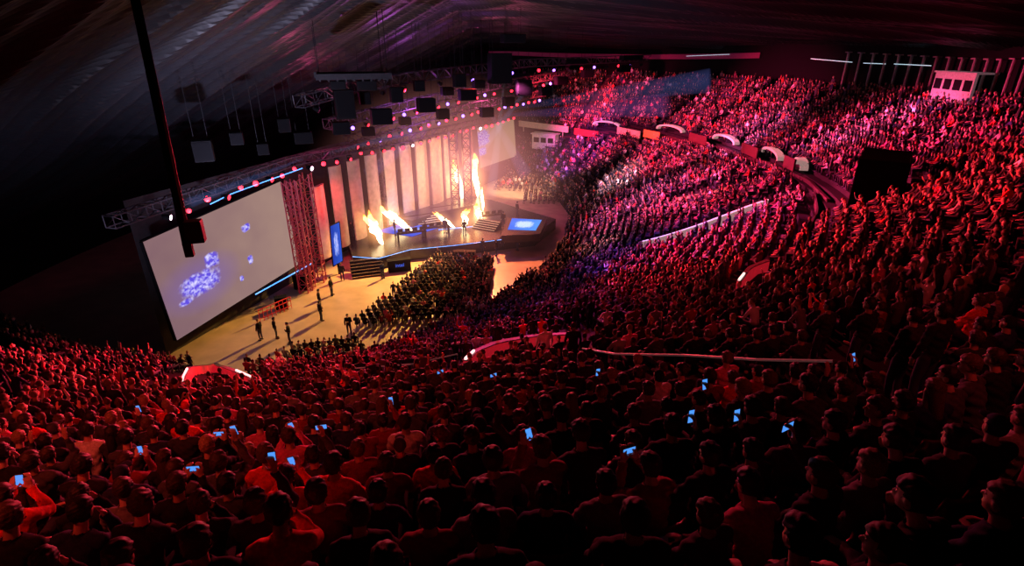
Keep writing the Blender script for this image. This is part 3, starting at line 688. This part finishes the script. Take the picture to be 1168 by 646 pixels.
# ------------------------------------------------------------------ stand structures
def wall_line(pts,h,m,name,label,cat,group=None,th=.09,top=None,strips=False):
    dense=[]
    for a_,b_ in zip(pts[:-1],pts[1:]):
        n=max(1,int(np.linalg.norm((b_-a_)[:2])/.5))
        for i in range(n): dense.append((a_+(b_-a_)*i/n)[:2])
    dense.append(pts[-1][:2]); dense=np.array(dense)
    kk=np.ones(5)/5
    if len(dense)>8: dense=np.c_[np.convolve(np.pad(dense[:,0],2,mode='edge'),kk,'valid'),np.convolve(np.pad(dense[:,1],2,mode='edge'),kk,'valid')]
    zs=np.array([height(*p) for p in dense]); zs=np.convolve(np.pad(zs,2,mode='edge'),kk,'valid')
    tg=np.gradient(dense,axis=0); tg/=np.linalg.norm(tg,axis=1)[:,None]+1e-9; nr=np.c_[-tg[:,1],tg[:,0]]*th
    r_=empty(name,(dense[0][0],dense[0][1],zs[0]),label,cat,group); o0=np.array([dense[0][0],dense[0][1],zs[0]])
    bb=B(); bb.loft([[np.r_[p+n_,z-.6]-o0,np.r_[p+n_,z+h]-o0,np.r_[p-n_,z+h]-o0,np.r_[p-n_,z-.6]-o0] for p,n_,z in zip(dense,nr,zs)]); bb.obj("parapet_wall",m,parent=r_)
    bb=B(); bb.loft([[np.r_[p+n_*s1,z+h+s2]-o0 for s1,s2 in((1.2,0),(1.2,.05),(-1.2,.05),(-1.2,0))] for p,n_,z in zip(dense,nr,zs)]); bb.obj("coping",top or M_truss,parent=r_)
    if strips:
        nn=len(dense); rngs=[(0,max(3,int(nn*.22)))] + ([(nn-max(3,int(nn*.22)),nn-1)] if strips>1 else [])
        for i0,i1 in rngs:
            bb=B(); bb.bar(np.r_[dense[i0],zs[i0]+h+.1]-o0,np.r_[dense[i1],zs[i1]+h+.1]-o0,.06); bb.obj("strip_light",M_strip,parent=r_,label="pinkish white light strip")
def railing(P,h,label,lit=None,group="stand railings"):
    P=[np.array([p[0],p[1],height(p[0],p[1])+.3]) for p in P]
    dense=[]
    for a_,b_ in zip(P[:-1],P[1:]):
        n=max(1,int(np.linalg.norm(b_-a_)/1.5))
        for i in range(n): dense.append(a_+(b_-a_)*i/n)
    dense.append(P[-1]); r_=empty("railing",tuple(dense[0]),label,"railing",group); o0=dense[0]
    bb=B()
    for a_,b_ in zip(dense[:-1],dense[1:]): bb.bar(a_-o0+(0,0,h),b_-o0+(0,0,h),.028,6)
    bb.obj("rail",lit or M_alu,parent=r_)
    for a_ in dense:
        bb=B(); bb.bar(a_-o0-(0,0,.3),a_-o0+(0,0,h),.018,6); bb.obj("post",M_alu,parent=r_)
M_rail=mat("rail_pale_glow",(.45,.38,.38),.4,.1,emit=(1,.4,.4),es=.04)  # slight emission makes the rails look lit
M_cope=mat("coping_grey",(.10,.07,.07),.7)
M_redw=mat("stair_wall_red_glow",(.5,.03,.05),.5,emit=(1,.02,.045),es=.28,var=.5,scale=1.2)  # red light on the entrance walls put in as emission
railing(LP["A"],.9,"pale metal railing along the cross aisle",M_rail)
railing(LP["B"],.9,"pale metal railing beside stand entrance",M_rail)
wall_line(LP["C"],.8,mat("pale_balcony_glow",(.6,.5,.5),.6,emit=(1,.55,.55),es=.30),"balcony_wall","long pale balcony wall with painted light between stand tiers","wall","stand balcony walls",top=mat("balcony_light",(.8,.7,.7),.5,emit=(1,.7,.7),es=.6))  # brightness of the pale wall face put in as emission
wall_line(LP["E"],.6,mat("amber_walkway_glow",(.6,.4,.25),.6,emit=(1,.45,.2),es=.15),"balcony_wall","low added wall painting the amber light of stand walkway","wall","stand balcony walls")  # added wall whose amber emission paints the lit walkway
M_mar=mat("maroon_wall",(.04,.006,.01),.7)
wall_line(LP["U"],.4,M_mar,"balcony_wall","dark maroon curved balcony wall below upper tier","wall","stand balcony walls",top=M_mar)
wall_line(LP["G"],.6,M_mar,"balcony_wall","dark maroon balcony wall beside stand aisle","wall","stand balcony walls",top=M_cope,th=.05)
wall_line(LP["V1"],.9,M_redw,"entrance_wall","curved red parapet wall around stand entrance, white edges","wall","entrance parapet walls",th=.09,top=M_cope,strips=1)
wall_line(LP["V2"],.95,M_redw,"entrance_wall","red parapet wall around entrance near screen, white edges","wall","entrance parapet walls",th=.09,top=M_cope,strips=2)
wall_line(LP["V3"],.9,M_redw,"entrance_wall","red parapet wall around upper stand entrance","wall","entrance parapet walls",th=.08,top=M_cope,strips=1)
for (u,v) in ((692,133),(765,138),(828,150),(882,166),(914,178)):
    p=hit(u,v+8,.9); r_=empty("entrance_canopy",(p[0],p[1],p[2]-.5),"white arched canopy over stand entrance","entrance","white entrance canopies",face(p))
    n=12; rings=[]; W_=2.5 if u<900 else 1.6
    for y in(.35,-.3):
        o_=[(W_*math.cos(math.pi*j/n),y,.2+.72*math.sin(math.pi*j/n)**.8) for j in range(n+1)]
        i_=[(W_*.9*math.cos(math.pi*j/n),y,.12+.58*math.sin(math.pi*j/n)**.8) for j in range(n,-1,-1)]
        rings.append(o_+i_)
    bb=B(); bb.loft(rings); bb.obj("canopy_arch",mat("canopy_white_glow",(.45,.38,.36),.5,emit=(1,.6,.55),es=.30),parent=r_)  # light on the white arch is painted as emission
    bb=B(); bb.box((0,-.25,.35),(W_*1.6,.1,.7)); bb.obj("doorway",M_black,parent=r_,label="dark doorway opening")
M_dimr=mat("dim_red_board",(.08,.008,.012),.6)
fb=[(592,135,648,146,mat("beige_board",(.5,.38,.3),.6,emit=(1,.5,.3),es=.12)),(655,148,682,148,M_red),(704,146,730,149,mat("pink_board",(.6,.3,.3),.5,emit=(1,.3,.25),es=.2)),(734,149,752,151,mat("orange_board",(.7,.12,.05),.5,emit=(1,.10,.03),es=.6)),(786,153,806,157,M_dimr),(846,165,864,172,M_dimr),(894,181,906,186,M_dimr)]
for u0,v0,u1,v1,m_ in fb:
    a_=hit(u0,v0+6,1.2); b_=hit(u1,v1+5,1.2); bb=B(); zz=(height(*a_[:2])+height(*b_[:2]))/2
    mid=(a_+b_)/2; L=np.linalg.norm((b_-a_)[:2]); bb.box((0,0,1.4),(L,.15,1.0)); bb.box((-L*.4,0,.4),(.1,.1,.9)); bb.box((L*.4,0,.4),(.1,.1,.9)); o=bb.obj("advertising_board",m_,label="long lit advertising board along the stand balcony",cat="board",group="balcony boards")
    o.location=(mid[0],mid[1],zz); o.rotation_euler=(0,0,math.atan2(b_[1]-a_[1],b_[0]-a_[0]))
pb_=hit(622,160,1.5); r_=empty("control_booth",(pb_[0],pb_[1],pb_[2]-1.5),"pale control booth with painted light and dark windows","booth",rz=face(pb_))
bb=B(); bb.box((0,0,1.3),(4.2,1.6,2.4)); bb.box((0,0,2.6),(4.6,2.0,.15)); bb.obj("booth_wall",mat("booth_beige_glow",(.5,.4,.36),.6,emit=(1,.6,.45),es=.10),parent=r_)  # lit look of the booth wall comes from its emission
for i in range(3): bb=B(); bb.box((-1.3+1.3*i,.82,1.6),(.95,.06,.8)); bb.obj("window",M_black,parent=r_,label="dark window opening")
r_=empty("camera_platform",(pbox[0],pbox[1],pbox[2]-1.0),"black curtained box platform standing among seats","platform",rz=face(pbox))
bb=B(); bb.box((0,0,1.2),(4.6,2.6,3.4)); bb.obj("platform_body",mat("curtain_dull",(.003,.003,.003),1.,spec=0.),parent=r_,bevel=.05)
bb=B()
for sx in(-2.2,2.2): bb.bar((sx,-1.2,2.8),(sx,-1.2,3.6),.03); bb.bar((sx,1.2,2.8),(sx,1.2,3.6),.03)
bb.bar((-2.2,1.2,3.6),(2.2,1.2,3.6),.03); bb.bar((-2.2,-1.2,3.6),(2.2,-1.2,3.6),.03); bb.obj("guard_rail",M_blackgl,parent=r_)
def rim_pt(u,v,tt=.98):
    a_=ray(u,v); s=5
    while s<150 and bowl_t(*(O+a_*s)[:2])[0]<tt: s+=.2
    return O+a_*s
for u in range(965,1168,14):
    p=rim_pt(u,74+(u-965)*.14,.985); zt=hh(bowl_t(p[0],p[1])[1]); zc=float(ceil_z(p[0],p[1]))-.6; bb=B(); bb.bar((0,0,0),(0,0,zc-zt),.12,8); bb.box((0,0,.05),(.4,.4,.1)); bb.box((0,0,zc-zt-.05),(.5,.5,.1)); bb.obj("rim_post",mat("rim_post_paint",(.3,.26,.26),.6),label="pale steel post at rear of upper stand",cat="post",group="posts around the rim").location=(p[0],p[1],zt)
for u0,v0,u1,v1 in((783,64,832,62),(925,67,972,71),(985,72,1010,73),(1020,73,1062,75)):
    bb=B(); bb.bar(rim_pt(u0,v0),rim_pt(u1,v1),.045); bb.obj("tube_light",M_stripc,label="cool white tube light at rear of upper stand",cat="light",group="tube lights around the rim")
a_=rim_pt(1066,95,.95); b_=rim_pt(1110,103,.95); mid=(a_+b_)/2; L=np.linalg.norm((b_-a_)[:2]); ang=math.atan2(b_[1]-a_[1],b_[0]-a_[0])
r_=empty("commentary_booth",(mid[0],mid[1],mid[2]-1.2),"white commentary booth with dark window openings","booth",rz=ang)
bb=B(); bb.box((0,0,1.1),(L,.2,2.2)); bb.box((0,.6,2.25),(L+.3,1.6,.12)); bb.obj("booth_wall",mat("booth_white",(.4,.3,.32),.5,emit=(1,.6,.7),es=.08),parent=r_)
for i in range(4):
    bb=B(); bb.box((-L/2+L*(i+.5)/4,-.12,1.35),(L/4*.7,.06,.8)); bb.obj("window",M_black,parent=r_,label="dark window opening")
# ------------------------------------------------------------------ hung equipment
def lamp_fixture(p,tgt,lens,sz=1.,group="stage spotlights"):
    p=np.array(p,float); d=np.array(tgt,float)-p; q=Vector(d).to_track_quat('-Z','Y')
    r_=empty("stage_spotlight",tuple(p),"black moving head spotlight with glowing lens hung from truss","spotlight",group)
    b0=B(); b0.box((0,0,.42*sz),(.45*sz,.3*sz,.16*sz)); b0.box((-.24*sz,0,.18*sz),(.05*sz,.14*sz,.42*sz)); b0.box((.24*sz,0,.18*sz),(.05*sz,.14*sz,.42*sz)); b0.obj("yoke",M_black,parent=r_)
    b1=B(); an=[2*math.pi*j/12 for j in range(12)]
    b1.loft([[(r*sz*math.cos(t),r*sz*math.sin(t),z*sz) for t in an] for z,r in((.22,.1),(.18,.16),(-.05,.19),(-.22,.2))]); h=b1.obj("lamp_head",M_black,parent=r_); h.rotation_euler=q.to_euler()
    b2=B(); b2.loft([[(r*sz*math.cos(t),r*sz*math.sin(t),z*sz) for t in an] for z,r in((-.222,.19),(-.25,.17),(-.26,.08))]); l=b2.obj("lens",lens,parent=r_); l.rotation_euler=q.to_euler()
def along(T_,s):
    T_=[np.array(t,float) for t in T_]; Ls=[np.linalg.norm(b-a) for a,b in zip(T_[:-1],T_[1:])]; s*=sum(Ls)
    for a,b,l in zip(T_[:-1],T_[1:],Ls):
        if s<=l: return a+(b-a)*s/l
        s-=l
    return T_[-1]
for i in range(34):
    s=.06+.92*i/33; p=along(TL,s)+np.array([0,0,-.85+random.uniform(-.2,.3)]); lamp_fixture(p,(0,5,19) if i%3 else (10,40,5),M_redlens if i%9 else M_whitelens,random.uniform(.8,1.15))
for TLx,n_,pat in ((TL2,24,[M_redlens,M_bluelens,M_redlens,M_black]),(TL3,22,[M_black,M_redlens,M_bluelens]),(TL4,24,[M_redlens,M_redlens,M_bluelens])):
    for i in range(n_):
        s=.03+.94*i/(n_-1); p=along(TLx,s)+np.array([0,0,-.95]); lamp_fixture(p,(0,5,19) if i%2 else (10,50,4),pat[i%len(pat)],1.0,"ceiling spotlights")
def hang_box(u,v,dep,size,label="black loudspeaker cabinet hung from the ceiling",rz_=.4):
    p=at(u,v,dep); r_=empty("hanging_speaker",tuple(p),label,"loudspeaker","hanging loudspeakers",rz_)
    b0=B(); b0.box((0,0,0),size); b0.obj("cabinet",M_black,parent=r_,bevel=.04)
    b0=B(); b0.box((0,-size[1]/2-.01,0),(size[0]*.86,.03,size[2]*.84)); b0.obj("grille",mat("speaker_grille",(.004,.004,.005),.8,.0,scale=30,spec=.06),parent=r_)
    zt=float(ceil_z(p[0],p[1]))-p[2]
    for sx in(-.35,.35): b0=B(); b0.bar((sx*size[0],0,size[2]/2),(sx*size[0],0,max(zt,1)),.02); b0.obj("suspension_cable",M_blackgl,parent=r_)
for u,v,d,s in ((232,172,34,(1.1,.8,1.3)),(300,170,40,(.8,.7,.8)),(346,157,44,(1.4,1,.9)),(389,146,46,(1.4,1,1.0)),(393,119,44,(1.5,1.2,2.2)),(435,133,48,(1.8,1,1.3)),(486,120,50,(1.6,1,1.2)),(452,108,46,(1.0,.8,1.2)),(533,108,52,(1.6,1,1.0)),(570,78,50,(2.0,1.2,2.6)),(597,100,58,(1.6,1,1.6)),(524,92,50,(1.1,.8,1.1)),(585,44,46,(2.0,1.0,.7)),(555,128,60,(1.4,1,1)),(622,104,66,(1.4,1,1)),(510,104,56,(1.2,1,.8)),(546,96,58,(1.2,1,.8)),(640,92,70,(1.6,1,1)),(670,84,76,(1.6,1,1)),(712,78,82,(1.8,1,1)),(420,150,54,(1.2,1,.8)),(462,138,58,(1.2,1,.8)),(270,158,36,(.8,.7,.8)),(655,70,60,(2.6,1,.5)),(720,66,70,(3.0,1,.6)),(324,143,42,(.9,.8,1)),(505,130,56,(1.2,1,1)),(580,116,62,(1.2,1,1)),(416,112,46,(.9,.8,1)),(478,98,48,(.9,.8,.9))):
    hang_box(u,v,d,s)
p=at(402,88,36); r_=empty("projector_rig",tuple(p),"grey ribbed rectangular projector platform hung under ceiling","projector",rz=.35)
b0=B(); b0.box((0,0,0),(4.6,3.0,.12))
for i in range(9): b0.box((-2.1+i*.525,0,-.12),(.08,2.9,.14))
for sy in(-1.5,1.5): b0.box((0,sy,.1),(4.7,.1,.35))
b0.obj("platform_frame",mat("rig_grey",(.022,.022,.025),.6,.0,spec=.2),parent=r_)
for sx in(-2.1,2.1):
    for sy in(-1.3,1.3): b0=B(); b0.bar((sx,sy,0),(sx,sy,4),.03); b0.obj("suspension_cable",M_blackgl,parent=r_)
for c_,s_ in(((.8,-.6,-.5),(1.2,.9,.6)),((-1.0,-.5,-.45),(.9,.8,.5))): b0=B(); b0.box(c_,s_); b0.obj("projector",M_black,parent=r_,bevel=.03)
pb=at(215,285,17); ptp=at(164,45,17.5); r_=empty("drop_pole",(0,0,0),"thick black vertical pole with box hanging from ceiling","pole"); b0=B()
b0.bar(pb,ptp+(ptp-pb)*.25,.15,8); b0.obj("pole",M_black,parent=r_)
b0=B(); b0.box(at(222,264,17),(.5,.4,.7),.3); b0.box(at(215,284,17),(.25,.25,.5),.3); b0.obj("junction_box",M_black,parent=r_,bevel=.03)
# ------------------------------------------------------------------ people on the arena floor
for u,v,tn in ((367,366,"standfold"),(379,337,"stand"),(391,320,"stand"),(399,382,"standfold"),(298,388,"stand"),(316,386,"stand"),(331,392,"standfold"),(366,352,"stand"),(551,290,"stand"),(566,292,"standarms"),(573,285,"stand"),(437,318,"stand"),(590,286,"stand")):
    p=on_z(u,v,0); place_person(tn,(p[0],p[1],0),random.uniform(-3,3),shirt=random.choice([0,0,1,2]),group="people on the arena floor",extra=", on arena floor")
for u,v in ((451,268),(485,270),(508,266),(530,268),(574,258),(402,270),(590,246)):
    p=on_z(u,v,1.3); place_person("stand",(p[0],p[1],1.3),random.uniform(-3,3),shirt=random.choice([0,1,2]),group="people on the stage",extra=", on stage")
P_=[on_z(u,v,0) for u,v in((297,368),(333,352))]; r_=empty("crowd_barrier",tuple(P_[0]),"red crowd barrier on arena floor","barrier"); b0=B(); d=(P_[1]-P_[0])
for z in(.3,.75,1.1): b0.bar((0,0,z),d+(0,0,z),.04)
for i in range(9): b0.bar(d*i/8,d*i/8+(0,0,1.1),.03)
b0.obj("barrier_frame",mat("red_barrier",(.5,.03,.03),.5,emit=(1,.03,.02),es=.15),parent=r_)
for u,v,s in((345,330,(1.2,.8,1.4)),(352,322,(1,.8,1.2)),(322,352,(1.0,.7,1.0))):
    p=on_z(u,v,0); b0=B(); b0.box((0,0,s[2]/2+.1),s,0)
    for sx in(-.4,.4):
        for sy in(-.3,.3): b0.box((sx*s[0],sy*s[1],.06),(.1,.05,.12))
    o=b0.obj("flight_case",M_black,label="black wheeled equipment flight case on arena floor",cat="case",group="flight cases by the screen",bevel=.03); o.location=(p[0],p[1],0); o.rotation_euler=(0,0,random.uniform(-.4,.6))
# ------------------------------------------------------------------ lights
def spot(loc,tgt,col,power,ang=70,blend=.6,rad=.3):
    l=bpy.data.lights.new("spot","SPOT"); l.color=col; l.energy=power; l.spot_size=math.radians(ang); l.spot_blend=blend; l.shadow_soft_size=rad
    o=bpy.data.objects.new("spot_lamp",l); o.location=loc; o.rotation_euler=(Vector(tgt)-Vector(loc)).to_track_quat('-Z','Y').to_euler(); COL.objects.link(o)
def point(loc,col,power,rad=.5):
    l=bpy.data.lights.new("point","POINT"); l.color=col; l.energy=power; l.shadow_soft_size=rad
    o=bpy.data.objects.new("point_lamp",l); o.location=loc; COL.objects.link(o)
RED=(1,.03,.06); CRIM=(1,.04,.17); MAG=(1,.13,.48); PUR=(.45,.10,1)
spot((1,66,18),(32,72,8),CRIM,115000,54,.7)
spot((1,60,18),(27,46,8),CRIM,120000,54,.7)
spot((-2,46,19),(18,27,9),RED,125000,56,.9)
spot((-12,42,14),(-15,16,7),RED,85000,66,.8)
spot((-4,44,20),(-5,16,9),(1,.04,.06),50000,50,.9)
spot((4,40,20),(8,12,13),(1,.04,.08),20000,40,.9)
spot((-8,1,25),(-7,8,14),(1,.06,.03),2200,66,.9,.5)
spot((7,1,26),(8,12,13),(1,.05,.05),900,60,.9,.5)
spot((0,70,17),(20,94,7),CRIM,60000,54,.7)
spot((0,72,17),(14,101,11),RED,190000,26,.8)
spot((-2,54,18),(4,36,2),MAG,45000,56,.8)
spot((0,64,17),(14,56,4),MAG,65000,50,.8)
spot((2,74,16),(12,90,4),PUR,24000,50,.8)
spot((-2,50,19),(12,38,6),PUR,40000,48,.8)
spot((-2,50,18),(0,28,6),PUR,9000,40,.8)
for tg,cl,pw,an in (((30,62,11),MAG,180000,17),((24,36,10),CRIM,190000,16),((33,48,14),MAG,170000,15),((16,30,8),CRIM,140000,14),((22,84,9),MAG,150000,15),((14,70,5),(1,.5,.7),80000,20),((9,48,3),(1,.4,.6),60000,20),((28,28,13),RED,170000,15),((32,38,14),CRIM,170000,14),((-22,18,8),(1,.03,.03),60000,18),((-12,18,9),(1,.05,.03),50000,14),((2,24,8),CRIM,60000,16)):
    spot((-2,58,17.5),tg,cl,pw,an,.9)
spot((-6,60,13),(-13,46,0),(1,.50,.10),64000,52)
spot((-4,68,13),(0,54,0),(1,.22,.07),52000,50)
spot((-7,60,5),(-15,66,6),(1,.62,.36),1900,110)
spot((-5,68,8),(-12,72,5),(1,.62,.30),2000,100)
spot((2,80,12),(2,84,0),(1,.55,.3),14000,60)
spot((-16,50,9),(-18,53,3),(1,.05,.06),1500,120)
spot((-12,58,12),(-10,62,1),(.1,.25,1),9000,60)
spot((-15,27,9),(-13,46,22),(.70,.66,1),16000,120,1.)
spot((-22,24,7),(-26,36,16),(.70,.66,1),2500,120,1.)  # unseen uplight added to carry ceiling light further left
spot((4,34,15),(4,52,24),(.70,.66,1),2200,120,1.)
point((-9,62,14),(.7,.12,1),1500,.4)  # unseen point lamps added in the rig to tint the trusses
point((-2,72,14),(1,.08,.3),1500,.4)
point((-16,50,14),(1,.08,.3),700,.4)
for p,L in FL: point(p,(1,.45,.14),140)
w=bpy.data.worlds.new("world"); SC.world=w; w.use_nodes=True; w.node_tree.nodes["Background"].inputs[0].default_value=(.3,.12,.2,1); w.node_tree.nodes["Background"].inputs[1].default_value=.002
def beam(p,q,r0,r1,col,st):  # self-glowing cone stands in for light scattered by haze
    m=bpy.data.materials.new("beam_glow"); m.use_nodes=True; nt=m.node_tree; nt.nodes.clear(); o=nt.nodes.new("ShaderNodeOutputMaterial"); e=nt.nodes.new("ShaderNodeEmission")
    e.inputs[0].default_value=(*col,1); e.inputs[1].default_value=st; nt.links.new(e.outputs[0],o.inputs["Volume"])
    b0=B(); b0.bar(p,q,r0,16,r1); b0.obj("beam_glow_cone",m,label="glowing volume cone painting a light beam in haze",cat="light beam",group="painted light beams in haze",kind="stuff")
beam(along(TL,.30),at(215,232,30),.08,.3,(.2,.35,1),.06)
beam(along(TL,.34),at(470,150,50),.08,.4,(.25,.4,1),.08)
beam(along(TL,.95)+(0,0,1),at(810,92,68),.25,1.5,(.25,.3,1),.025)
beam(along(TL,.95),at(760,120,64),.25,1.4,(.5,.2,.9),.03)
beam(along(TL,.55),at(560,190,62),.12,.7,(1,.5,.5),.05)
beam(along(TL2,.5),at(420,200,60),.12,.8,(.6,.4,1),.05)
beam(along(TL2,.8),at(520,210,66),.12,.8,(.5,.5,1),.05)
beam(along(TL4,.2),at(470,230,60),.12,.8,(.8,.4,.9),.045)
beam(along(TL4,.6),at(600,200,66),.12,.9,(.6,.4,1),.035)
beam(along(TL2,.65),at(560,225,66),.12,.7,(.6,.7,1),.05)
